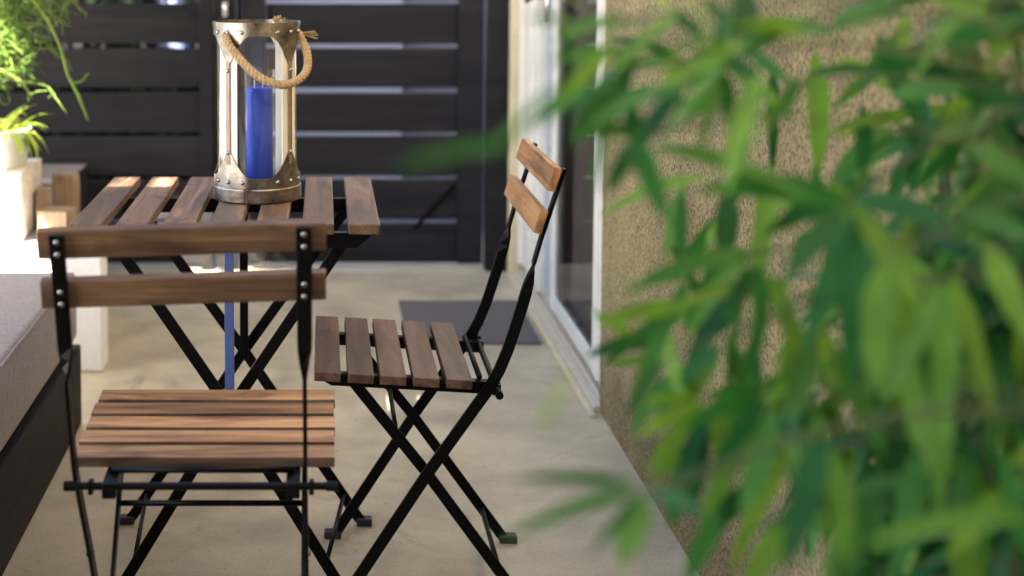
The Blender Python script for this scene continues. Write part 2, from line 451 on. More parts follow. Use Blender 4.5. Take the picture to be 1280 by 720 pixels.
# near jamb (three ribs), meeting stile, fixed panel ribs, far jamb; top rail, bottom rail
door.box(DX-.010, DX+.05, 3.557, 3.595, .05, 2.11); door.box(DX-.009, DX+.02, 3.65, 3.665, .05, 2.11); door.box(DX-.007, DX+.02, 3.70, 3.712, .05, 2.11)
door.box(DX-.003, DX+.02, 3.595, 3.74, .05, 2.11)
door.box(DX-.004, DX+.012, 4.385, 4.44, .05, 2.11)
door.box(DX+.000, DX+.05, 4.675, 4.86, .05, 2.11)
door.box(DX-.014, DX+.05, 4.86, 4.90, .05, 2.11)
door.box(DX-.004, DX+.05, 4.90, 5.07, .05, 2.11)
door.box(DX-.018, DX+.05, 5.07, 5.098, .05, 2.11)
door.box(DX-.016, DX+.05, 4.66, 4.675, .05, 2.11)
door.box(DX-.001, DX+.0125, 3.74, 4.385, .05, .10)
door.box(DX-.001, DX+.0125, 3.74, 4.385, 2.03, 2.11)
d = door.build('sliding_door', M['white_frame'], house, bevel=.004)
m = MB(); m.box(DX+.006, DX+.0115, 3.74, 4.385, .10, 2.03); m.build('pane', M['door_glass'], d)
m = MB(); m.box(DX+.014, DX+.03, 4.44, 4.49, .05, 2.11); m.box(DX+.0, DX+.04, 4.49, 4.53, .05, 2.11); m.box(DX+.024, DX+.04, 4.53, 4.60, .05, 2.11); m.box(DX+.004, DX+.04, 4.60, 4.66, .05, 2.11)
m.build('track', M['grey_frame'], d, bevel=.003)
m = MB(); m.obox((DX-.010, 4.53, 1.03), (.005,0,0), (0,.014,0), (0,0,.06)); m.tube([(DX-.015,4.53,1.05),(DX-.05,4.53,1.05),(DX-.055,4.56,1.045),(DX-.055,4.66,1.03)], .009, 10)
m.build('handle', M['chrome'], d, smooth=True)
m = MB(); m.box(DX-.034, DX+.2, 3.545, 5.10, .0, .018); m.box(DX-.012, DX-.002, 3.545, 5.10, .018, .034); m.box(DX+.012,DX+.02,3.65,5.07,.018,.045); m.box(DX-.002,DX+.2,3.545,5.10,.0181,.0301)
m.build('door_sill', M['sill'], house, bevel=.003)
m = MB(); m.box(DX-.052, DX-.034, 3.50, 5.10, 0, .010); m.build('threshold_strip', M['beige_trim'], house, bevel=.003)

mt = MB(); mt.box(.255,.662, 4.18,4.70, 0, .010)
tag(mt.build('doormat', M['mat'], bevel=.003), 'charcoal rectangular doormat on the concrete before the glass door', 'doormat')

# ------------------------------------------------------------------ unseen roof, added to shade the yard and let sun patches through
RZ = 2.6
roof = thing('shade_roof', 'unseen boarded roof on posts, added to shade the yard', 'roof', (0,0,0))
m = MB()
out = [(-3.0,-1.7),(-.42,-1.7),(-.42,3.8),(-3.0,3.8),(-3.0,2.95),(-2.22,2.95),(-2.22,2.25),(-2.62,2.25),(-2.62,1.58),(-3.0,1.58)]  # outline notched so sun reaches the low white wall and plants
n = len(out); m.add([(x,y,RZ) for x,y in out]+[(x,y,RZ+.018) for x,y in out], [tuple(range(n-1,-1,-1)), tuple(range(n,2*n))]+[(i,(i+1)%n,(i+1)%n+n,i+n) for i in range(n)])
o = m.build('shade_roof_deck', M['roof'], roof)
cut = MB()                                       # two gaps cut to put sun on the table's far slat ends
for q in ([(-1.990,1.030),(-1.931,1.030),(-1.931,1.160),(-1.990,1.160)], [(-1.906,1.030),(-1.848,1.030),(-1.848,1.160),(-1.906,1.160)],):
    cut.add([(x,y,RZ-.1) for x,y in q]+[(x,y,RZ+.2) for x,y in q], [(3,2,1,0),(4,5,6,7)]+[(i,(i+1)%4,(i+1)%4+4,i+4) for i in range(4)])
co = cut.build('cutter', None)
bo = o.modifiers.new('gaps','BOOLEAN'); bo.operation = 'DIFFERENCE'; bo.object = co; bo.solver = 'EXACT'
me = bpy.data.meshes.new_from_object(o.evaluated_get(bpy.context.evaluated_depsgraph_get()))
o.modifiers.clear(); o.data = me; bpy.data.objects.remove(co)
for (x,y) in ((-2.94,-1.64),(-2.94,3.74)):
    m = MB(); m.box(x-.05,x+.05,y-.05,y+.05,0,RZ-.002); m.build('post', M['roof'], roof, bevel=.004)  # unseen posts of the added shade roof

bw = MB(); bw.box(-3.0, .71, -2.0,-1.8, 0, 2.7); o = bw.build('light_blocking_wall', M['stucco'])  # unseen wall, added to block light from behind the camera
tag(o, 'unseen tan stucco wall added behind the camera to cut frontal light', 'wall')
# ------------------------------------------------------------------ folding chairs
def make_chair(label, loc, rz, dy=0.0, droop=0.0, sw='seat_wood', bw='back_wood'):
    c = thing('folding_chair', label, 'chair', loc, rz, 'folding chairs at the table')
    HW = .167; HI = .146
    # seat: five slats on two rails; front a little higher
    tilt = .056
    zt = lambda x: .444 + tilt*x
    m = MB()
    for i in range(5):
        x = -.1155 + .0577*i + random.uniform(-.001,.001)
        j = random.uniform(-.0015,.0015)
        m.obox((x, j, zt(x)-.008), (.0229,0,.0229*tilt), (0,.195,0), (-.008*tilt,0,.008))
    st_ = m.build('seat', M[sw], c, bevel=.0014)
    st_.data.materials.append(M['slat_gap_shade'])           # long sides darkened to paint in the shade between slats
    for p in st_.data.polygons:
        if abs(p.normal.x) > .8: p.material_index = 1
    for s in (-1,1):
        m = MB(); y = s*.133
        a, b = -.195, .128
        vs = []
        for (x, dz0, dz1) in ((a,-.0385,-.0165),(b-.02,-.0385,-.0165),(b,-.028,-.0165)):
            for yv in (y-.010, y+.010):
                vs += [(x,yv,zt(x)+dz0),(x,yv,zt(x)+dz1)]
        m.add(vs, [(0,1,3,2),(0,4,5,1),(2,3,7,6),(1,5,7,3),(0,2,6,4),(4,8,9,5),(6,7,11,10),(5,9,11,7),(4,6,10,8),(8,10,11,9)])
        m.build('seat_rail', M['steel'], c, bevel=.001)
    # outer legs run from the front foot up past the seat into the twisted back post
    side = [(.103,.0),(.094,.0145),(.057,.072),(-.061,.256),(-.150,.384),(-.172,.415),(-.189,.447),(-.203,.482),(-.216,.522),(-.229,.565)]
    up = [(-.2345,.585),(-.239,.603),(-.2435,.622),(-.248,.640),(-.259,.680),(-.278,.740),(-.2995,.807)]
    for s in (-1,1):
        m = MB(); pts, wd = [], []
        for (x,z) in side: pts.append((x, s*HW+dy, z)); wd.append((1,0,.5))
        n = len(up)
        for i,(x,z) in enumerate(up):
            t = min(1, i/3); ang = t*pi/2
            pts.append((x, s*HW+dy, z + (droop*s if z>.6 else droop*s*.3))); wd.append((cos(ang), s*sin(ang), .5*cos(ang)))
        m.ribbon(pts, wd, .021, .006)
        lg = m.build('leg', M['steel'], c, bevel=.0012)
        m = MB(); m.box(.086,.121, s*HW-.012+dy, s*HW+.012+dy, 0.0, .016); m.build('foot_cap', M['rubber'], lg, bevel=.003)
    for s in (-1,1):
        m = MB()
        m.ribbon([(.075,s*HI,.428),(-.061,s*HI,.256),(-.235,s*HI,.016),(-.247,s*HI,.004)], [(1,0,.5)]*4, .020, .006)
        lg = m.build('leg', M['steel'], c, bevel=.0012)
        m = MB(); m.box(-.268,-.232, s*HI-.012, s*HI+.012, 0.0, .016); m.build('foot_cap', M['rubber'], lg, bevel=.003)
        m = MB(); m.tube([(-.061, s*HW+dy-.004, .256),(-.061, s*HW+dy+s*.006, .256)], .0055, 10); m.build('pivot_bolt', M['steel'], c)
    # rods
    m = MB(); m.tube([(-.186,-.196,.4105),(-.186,.196,.4105)], .0058, 10)
    for s in (-1,1):
        m.tube([(-.186,s*.181,.4105),(-.186,s*.199,.4105)], .0073, 12)
        m.obox((-.186, s*.160, .4095), (.007,0,0), (0,.0035,0), (0,0,.0095))
    m.build('stretcher', M['steel'], c, smooth=False)
    m = MB(); m.tube([(-.158,-.133,.4245),(-.158,.133,.4245)], .005, 10); m.build('stretcher', M['steel'], c, smooth=True)
    m = MB(); m.tube([(-.010,-HI,.315),(-.010,HI,.315)], .0048, 10); m.build('stretcher', M['steel'], c, smooth=True)
    m = MB(); m.tube([(-.196,-HI,.070),(-.196,HI,.070)], .0048, 10); m.build('stretcher', M['steel'], c, smooth=True)
    # back slats in front of the posts
    d = Vector((-.302,0,.953)).normalized(); nrm = Vector((.953,0,.302)).normalized()
    for (x,z) in ((-.2885,.7885),(-.2655,.7145)):
        m = MB(); cc = Vector((x,0,z)) + nrm*.0115
        yv = Vector((0,1,droop/HW)).normalized()
        m.obox(cc+Vector((0,dy,0)), nrm*.0078, yv*.197, d*.0215)
        sl = m.build('back_slat', M[bw], c, bevel=.002)
        for s in (-1,1):
            for e in (-.0095,.0095):
                m = MB(); p = Vector((x-.0050, s*HW+dy, z+droop*s)) + d*e - nrm*.003
                m.dome(p, -nrm, .0042, .45); m.build('bolt', M['bolt'], sl, smooth=True)
    return c
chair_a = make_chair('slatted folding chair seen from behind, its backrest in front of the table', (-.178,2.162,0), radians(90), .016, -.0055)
chair_b = make_chair('slatted folding chair seen from its side, right of the table, by the open floor', (.121,2.594,0), radians(180), sw='shaded_seat_wood', bw='back_wood_b')

# ------------------------------------------------------------------ the table
TX, TY = -.1775, 2.742
tb = thing('folding_table', 'small square folding table with seven wooden slats and black crossed legs', 'table', (TX,TY,0))
m = MB()
for i in range(7):
    x = -.2505 + .0835*i + random.uniform(-.001,.001); j = random.uniform(-.002,.002)
    m.obox((x, j, .6905), (.0285,0,0), (0,.275,0), (0,0,.0095))
m.build('table_top', M['table_wood'], tb, bevel=.0025)
for yv in (-.243, .115):
    m = MB(); vs = []
    for yy_ in (yv-.009, yv+.009):
        vs += [(-.262,yy_,.6805),(.262,yy_,.6805),(.262,yy_,.674),(.238,yy_,.652),(-.238,yy_,.652),(-.262,yy_,.674)]
    m.add(vs, [(0,1,2,3,4,5),(11,10,9,8,7,6)]+[(i,(i+1)%6+6-0,(i)+6) for i in range(0)]+[(i,i+6,(i+1)%6+6,(i+1)%6) for i in range(6)])
    m.build('rail', M['steel'], tb, bevel=.001)
for (yv, a, b, zp, cx) in ((-.232,.206,.212,.350,.006),(.088,.206,.245,.368,.014)):
    for s in (-1,1):
        m = MB(); q = yv + s*.0045
        m.ribbon([(cx+s*a,q,.657),(cx,q,zp),(cx-s*(b-.012),q,.018),(cx-s*b,q,.004)], [(1,0,s*-.7)]*4, .021, .006)
        lg = m.build('leg', M['steel'], tb, bevel=.0012)
        m = MB(); xx = cx-s*(b+.002); m.box(xx-.016,xx+.016, q-.012,q+.012, 0,.016); m.build('foot_cap', M['rubber'], lg, bevel=.003)
    m = MB(); m.tube([(cx,yv-.013,zp),(cx,yv+.013,zp)], .007, 12); m.build('pivot_bolt', M['steel'], tb)
    m = MB(); m.box(cx-.0085,cx+.0085, yv-.018,yv-.012, zp-.012,.668); m.build('strut', M['sky_tint_steel'] if yv < 0 else M['steel'], tb, bevel=.001)  # near strut coloured with the sky's reflection
for s in (-1,1):
    m = MB(); m.tube([(.006+s*.178,-.232,.068),(.014+s*.205,.088,.064)], .0045, 10); m.build('stretcher', M['steel'], tb, smooth=True)

# ------------------------------------------------------------------ the lantern
LX, LY, LZ = -.1325, 2.752, .7005
lan = thing('lantern', 'tarnished metal and glass lantern with a rope handle standing on the table', 'lantern', (LX,LY,LZ))
R = .0845; HT = .349
STR = [radians(-90-46+8+90*i) for i in range(4)]       # strap angles
N = 192
def zlow(th, base, flare, p=1.9):
    dd = min(abs((th-a+pi)%(2*pi)-pi) for a in STR)
    t = max(0, 1-dd/radians(33))
    e = t*t*(3-2*t)
    return base + flare*(.55*e + .45*t**3)
def collar(up):
    m = MB(); vs, fs = [], []
    for k in range(N):
        th = 2*pi*k/N; q = zlow(th, .025 if up else .036, .062 if up else .056)
        z0, z1 = (HT-q, HT-.001) if up else (.026, .026+q-.012)
        for rr_ in (R-.0012, R+.0008):
            for z in (z0, z1): vs.append((rr_*cos(th), rr_*sin(th), z))
    for k in range(N):
        a, b = 4*k, 4*((k+1)%N)
        fs += [(a+2,b+2,b+3,a+3),(a,a+1,b+1,b),(a+1,a+3,b+3,b+1),(a,b,b+2,a+2)]
    m.add(vs, fs); return m
collar(True).build('top_collar', M['galv'], lan, smooth=False)
collar(False).build('bottom_collar', M['galv'], lan, smooth=False)
m = MB(); m.lathe([(.0001,.002),(R+.0005,.0),(R+.003,.002),(R+.003,.026),(R+.0022,.0285),(R-.002,.0285),(R-.002,.010),(.0001,.010)], n=72); m.build('base', M['galv'], lan, smooth=False, bevel=.0008)
m = MB(); m.lathe([(R-.002,HT-.006),(R+.0022,HT-.006),(R+.0022,HT+.0005),(R-.002,HT+.0005),(R-.002,HT-.006)], n=72); m.build('rim', M['galv'], lan)
for a in STR:
    m = MB(); e = radians(13)
    vs = []; n = 8
    for z in (.03, HT-.03):
        for k in range(n+1):
            t = a - e + 2*e*k/n
            vs += [((R-.0016)*cos(t),(R-.0016)*sin(t),z), ((R-.004)*cos(t),(R-.004)*sin(t),z)]
    q = 2*(n+1); fs = []
    for k in range(n):
        i = 2*k
        fs += [(i,i+2,q+i+2,q+i),(i+1,q+i+1,q+i+3,i+3)]
    fs += [(0,q,q+1,1),(2*n,2*n+1,q+2*n+1,q+2*n)]
    m.add(vs, fs); m.build('strap', M['pale_strip'], lan)
    m = MB(); er = Vector((cos(a),sin(a),0)); et = Vector((-sin(a),cos(a),0))
    m.obox(er*(R+.0006)+Vector((0,0,HT/2)), er*.0012, et*.0048, Vector((0,0,HT/2-.075))); m.build('rib', M['leather'], lan, bevel=.0006)
    for (dt, z) in ((0,.098),(-.37,.041),(0,.041),(.37,.041),(0,HT-.092),(-.37,HT-.018),(0,HT-.018),(.37,HT-.018)):
        t = a+dt; er2 = Vector((cos(t),sin(t),0))
        m = MB(); m.dome(er2*(R+.0012 if dt else R+.0018)+Vector((0,0,z)), er2, .0046, .7); m.build('rivet', M['bolt'], lan, smooth=True)
m = MB(); m.lathe([(R-.006,.028),(R-.006,HT-.012),(R-.0075,HT-.012),(R-.0075,.028)], n=64); m.build('glass', M['lantern_glass'], lan, smooth=True)
# rope handle: three strands laid round one another
def bez(P, n):
    out = []
    for k in range(n+1):
        t = k/n; seg = len(P)-3; f_ = t*seg; i = min(int(f_), seg-1); u = f_-i
        p0,p1,p2,p3 = [Vector(P[i+j]) for j in range(4)]
        out.append(.5*((2*p1)+(-p0+p2)*u+(2*p0-5*p1+4*p2-p3)*u*u+(-p0+3*p1-3*p2+p3)*u**3))
    return out
ctrl = [(x*.97, y*.97, z+max(0,.33-z)*.10+.002) for x,y,z in [(-.062,-.02,.33),(-.058,-.066,.322),(-.050,-.088,.303),(-.022,-.108,.268),(.010,-.118,.238),(.048,-.120,.222),(.080,-.104,.226),(.101,-.075,.245),(.104,-.045,.275),(.094,-.022,.306),(.082,-.010,.326),(.07,0,.33)]]
path = bez(ctrl, 150)
m = MB()
for sidx in range(3):
    pts = []
    Nn = Vector((0,0,1))
    acc = 0
    for i, p in enumerate(path):
        T = (path[min(i+1,150)]-path[max(i-1,0)]).normalized()
        if i: acc += (path[i]-path[i-1]).length
        Nn = (Nn - T*Nn.dot(T)).normalized(); B = T.cross(Nn)
        a = acc/.027*2*pi + sidx*2*pi/3
        pts.append(p + (Nn*cos(a)+B*sin(a))*.0042)
    m.tube(pts, .0045, 8)
hd = m.build('handle', M['rope'], lan, smooth=True)
m = MB(); rr = random.Random(5)
for i in range(26):                                     # frayed ends
    p0 = Vector((.082,-.010,.327)); dd = Vector((.034+rr.uniform(-.004,.004), -.004+rr.gauss(0,.004), -.002+rr.gauss(0,.0045)))
    m.tube([p0+Vector((0,rr.gauss(0,.001),rr.gauss(0,.001))), p0+dd*.6, p0+dd*rr.uniform(.9,1.1)], .0011, 5)
m.build('frayed_end', M['rope'], hd); m = MB()
for i in range(26):
    p0 = Vector((.040,.052,.340)); dd = Vector((rr.gauss(0,.006), rr.gauss(0,.005), .015+rr.gauss(0,.002)))
    m.tube([p0, p0+dd*.6+Vector((rr.gauss(0,.002),0,0)), p0+dd], .0013, 5)
m.build('frayed_end', M['rope'], hd)

can = thing('candle', 'tall blue pillar candle inside the lantern', 'candle', (LX+.005,LY,LZ+.0105))
m = MB(); m.lathe([(.0001,0),(.0255,0),(.0262,.003),(.0262,.204),(.0248,.2085),(.020,.207),(.0001,.206)], n=40); m.build('wax', M['candle'], can, smooth=True)
for (x,y) in ((-.010,-.004),(.006,.003)):
    m = MB(); m.tube([(x,y,.205),(x+.0006,y,.215),(x,y,.224)], .0011, 6); m.build('wick', M['wick'], can)
m = MB(); m.lathe([(.0285,.0),(.0285,.243),(.0300,.244),(.0305,.243),(.0305,.0),(.0285,0)], n=48)
o = m.build('candle_glass', M['candle_glass'], smooth=True, loc=(LX+.005,LY,LZ+.0106))
tag(o, 'clear glass cylinder around the blue candle inside the lantern', 'candle glass')

# ------------------------------------------------------------------ the daybed
bed = thing('daybed', 'low outdoor daybed with dark wooden base and thick grey cushion', 'daybed', (0,0,0))
m = MB(); m.box(-1.9,-.612, .9,3.46, .0,.205); m.build('base', M['dark_wood'], bed, bevel=.004)
m = MB(); m.box(-1.9,-.622, .92,3.48, .212,.388); cu = m.build('cushion', M['fabric'], bed, bevel=.022, seg=5)
for p in cu.data.polygons: p.use_smooth = True
m = MB(); m.tube([(-.629,.94,.381),(-.629,3.462,.381)], .0035, 8); m.tube([(-.63,3.472,.381),(-1.85,3.472,.381)], .0035, 8); m.build('piping', M['fabric'], cu, smooth=True)

# ------------------------------------------------------------------ low white wall, crate, offcuts, pots behind the daybed
m = MB(); q = [(-2.2,3.90),(-.628,3.90),(-.628,4.0),(-.742,4.0),(-.742,4.55),(-2.2,4.55)]
m.add([(x,y,0) for x,y in q]+[(x,y,.335) for x,y in q], [(5,4,3,2,1,0),(6,7,8,9,10,11)]+[(i,(i+1)%6,(i+1)%6+6,i+6) for i in range(6)])
o = m.build('planter_wall', M['white_render'], bevel=.006)
tag(o, 'low white rendered wall in full sun at the far end of the daybed', 'wall')
cr = thing('wooden_crate', 'pale sunlit wooden crate on the low white wall under the potted plant', 'crate', (-1.19,4.22,.3355))
m = MB()
for i in range(3): m.box(-.30,.300,-.15,-.134, .005+.067*i, .067+.067*i); m.box(-.30,.300,.134,.15, .005+.067*i, .067+.067*i)
m.build('side_slats', M['pale_wood'], cr, bevel=.002)
for s in (-1,1):
    m = MB(); m.box(s*.292-.008+0, s*.292+.008-0, -.133,.133, .006,.199); m.build('end_panel', M['pale_wood'], cr, bevel=.002)
m = MB(); m.box(-.302,.302,-.152,.152,.2015,.2095); m.build('lid', M['pale_wood'], cr, bevel=.002)
for (lab, x0,x1,y0,y1,z0,z1,rz) in (
    ('tallest pale timber offcut standing behind the other blocks beside the crate', -.040,.040,-.045,.045,0,.165,.25),
    ('short thick timber offcut in front, nearest the table', -.046,.046,-.05,.05,0,.088,-.18),
    ('narrow timber offcut squeezed against the right end of the crate', -.021,.021,-.035,.035,0,.135,.06)):
    m = MB(); m.box(x0,x1,y0,y1,z0,z1)
    o = m.build('timber_block', M['timber'], bevel=.004)
    o.location = {'tal':(-.812,4.36,.3355),'sho':(-.800,4.16,.3355),'nar':(-.862,4.26,.3355)}[lab[:3]]; o.rotation_euler = (0,0,rz)
    tag(o, lab, 'timber block', 'timber offcuts on the white wall')
m = MB(); m.box(-1.6,-.872, 4.72,5.12, 0,.405); m.box(-1.62,-.862,4.70,5.13,.4055,.425); o = m.build('storage_box', M['fence'], bevel=.004)
tag(o, 'dark wooden storage box against the fence behind the timber offcuts', 'storage box')

pp = thing('potted_plant', 'lime green leafy plant in a white pot on the pale crate', 'potted plant', (-.972,4.20,.5452))
m = MB(); m.lathe([(.0001,0),(.066,0),(.070,.003),(.088,.105),(.090,.118),(.084,.118),(.080,.108),(.0001,.106)], n=40); m.build('pot', M['pot'], pp, smooth=True)
m = MB(); m.lathe([(.0001,.110),(.081,.1075)], n=24); m.build('soil', M['soil'], pp)
m = MB(); rr = random.Random(11)
for i in range(60):
    a = rr.uniform(0, 2*pi); r0 = rr.uniform(0,.05); e = rr.uniform(.1,1.2)
    blade(m, (r0*cos(a), r0*sin(a), .108), (cos(a)*cos(e), sin(a)*cos(e), sin(e)), (0,0,1), rr.uniform(.08,.15), rr.uniform(.013,.022), rr.uniform(1.0,2.6), .2, 8, (.5,.8,1,1,.95,.8,.55,.3,.05))
blade(m, (.045,-.02,.108), (.75,-.25,.45), (0,0,1), .135, .02, 3.4, .2, 8, (.5,.8,1,1,.95,.8,.55,.3,.05))
m.build('foliage', M['lime_leaf'], pp, smooth=True)

hp = thing('hanging_plant', 'trailing green plant with thin tangled pencil stems hanging at the fence', 'hanging plant', (-.98,4.12,1.22))
m = MB(); m.lathe([(.0001,-.0),(.09,0),(.13,.13),(.125,.13),(.0001,.11)], n=32); m.build('pot', M['pot'], hp, smooth=True)
m = MB(); m.tube([(0,0,.13),(0,0,.7)], .004, 6); m.build('cord', M['steel'], hp)
m = MB(); rr = random.Random(21)
def twig(p, d, L, r, depth):
    pts = [Vector(p)]; d = Vector(d).normalized(); n = 7
    for i in range(n):
        d = (d + Vector((rr.gauss(0,.22), rr.gauss(0,.22), rr.gauss(-.05,.22)))).normalized()
        pts.append(pts[-1] + d*L/n)
    m.tube(pts, [r*(1-.45*i/n) for i in range(n+1)], 6)
    if depth > 0:
        for q in range(rr.choice((1,2,2,3))):
            i = rr.randint(2,n); dd = (d + Vector((rr.gauss(0,.8), rr.gauss(0,.8), rr.gauss(-.1,.7))))
            twig(pts[i], dd, L*rr.uniform(.45,.8), r*.85, depth-1)
for i in range(165):
    t = rr.random()
    z = -.02 - .36*t
    w = (.20 - .13*t)
    x = rr.gauss(0, .5)*w*1.1 + .04 - .10*t; y = rr.gauss(0,.5)*w*.8
    if x > .20: continue
    twig((x,y,z), (rr.gauss(.15,.8), rr.gauss(0,.6), rr.gauss(-.45,.6)), rr.uniform(.09,.17), .0026, 2)
# the single stem that dangles in front of the boards
m.tube([Vector((.14,-.10,-.16)), Vector((.19,-.12,-.22)), Vector((.225,-.12,-.30)), Vector((.245,-.12,-.38)), Vector((.275,-.12,-.44)), Vector((.302,-.12,-.51))], [.0042,.004,.004,.0042,.0045,.003], 7)
m.tube([Vector((.256,-.12,-.405)), Vector((.285,-.12,-.40)), Vector((.305,-.12,-.375))], .0038, 7)
for (x,z) in ((-.06,0),(0,.05),(.07,.0),(-.1,.05),(.1,.08)):
    m.tube([(x*.8,0,.11),(x*1.6,-.03,.12),(x*1.7,-.05,-.05),(x*1.2,-.05,-.2)], .0045, 6)
m.build('foliage', M['pencil_leaf'], hp, smooth=True)

# ------------------------------------------------------------------ bamboo in front of the wall
bb = thing('bamboo', 'leafy green bamboo in the near foreground before the stucco wall', 'bamboo', (0,0,0))
rr = random.Random(42)
culms = [((.60,.98,0),(.56,1.0,1.6)), ((.62,1.15,0),(.60,1.16,1.5)), ((.65,1.30,0),(.63,1.32,1.6)), ((.57,.88,0),(.55,.86,1.5)), ((.66,1.48,0),(.64,1.47,1.5))]
cpts = []
for a, b in culms:
    a, b = Vector(a), Vector(b); m = MB(); pts = []; rs = []
    for i in range(13):
        t = i/12; pts.append(a.lerp(b, t) + Vector((sin(t*3)*.012, cos(t*4)*.008, 0))); rs.append(.006*(1-.6*t))
    m.tube(pts, rs, 10)
    for i in range(1,12): m.tube([pts[i]-Vector((0,0,.002)), pts[i]+Vector((0,0,.002))], rs[i]*1.35, 10)
    m.build('stem', M['bamboo_stem'], bb, smooth=True); cpts.append(pts)
LM = MB(); TM = MB()
LP = (.12,.62,.93,1.0,.88,.66,.38,.0)
def near_culm(p):
    best = None
    for pts in cpts:
        for q in pts:
            e = (q-p).length + (0 if q.z < p.z+.12 else .3)
            if best is None or e < best[0]: best = (e, q)
    return best[1]
def leaf(base, d, L, W, droop=.5, n=None):
    blade(LM, base, d, n or (rr.gauss(0,.35), rr.gauss(-.25,.35), 1), L, W, droop, .10, 7, LP, rr.gauss(0,.35))
def spray(tip, d, n=6, L=.13, W=.022, droop=.7, spread=.75, tw=1.0):
    tip = Vector(tip); d = Vector(d).normalized(); o = near_culm(tip)
    mid = o.lerp(tip, .55) + Vector((rr.gauss(0,.02),rr.gauss(0,.02),.03+rr.gauss(0,.02)))
    if rr.random() < tw: TM.tube(bez([o, o, mid, tip, tip+d*.02], 10), [.0017-.0001*i for i in range(11)], 5)
    for i in range(n):
        back = rr.random()**1.5*.09
        bp = tip - (tip-o).normalized()*back
        dd = d + Vector((rr.gauss(0,spread), rr.gauss(0,spread*.8), rr.gauss(-.10,spread*.75)))
        leaf(bp, dd, L*rr.uniform(.7,1.2), W*rr.uniform(.75,1.2), droop*rr.uniform(.4,1.5))
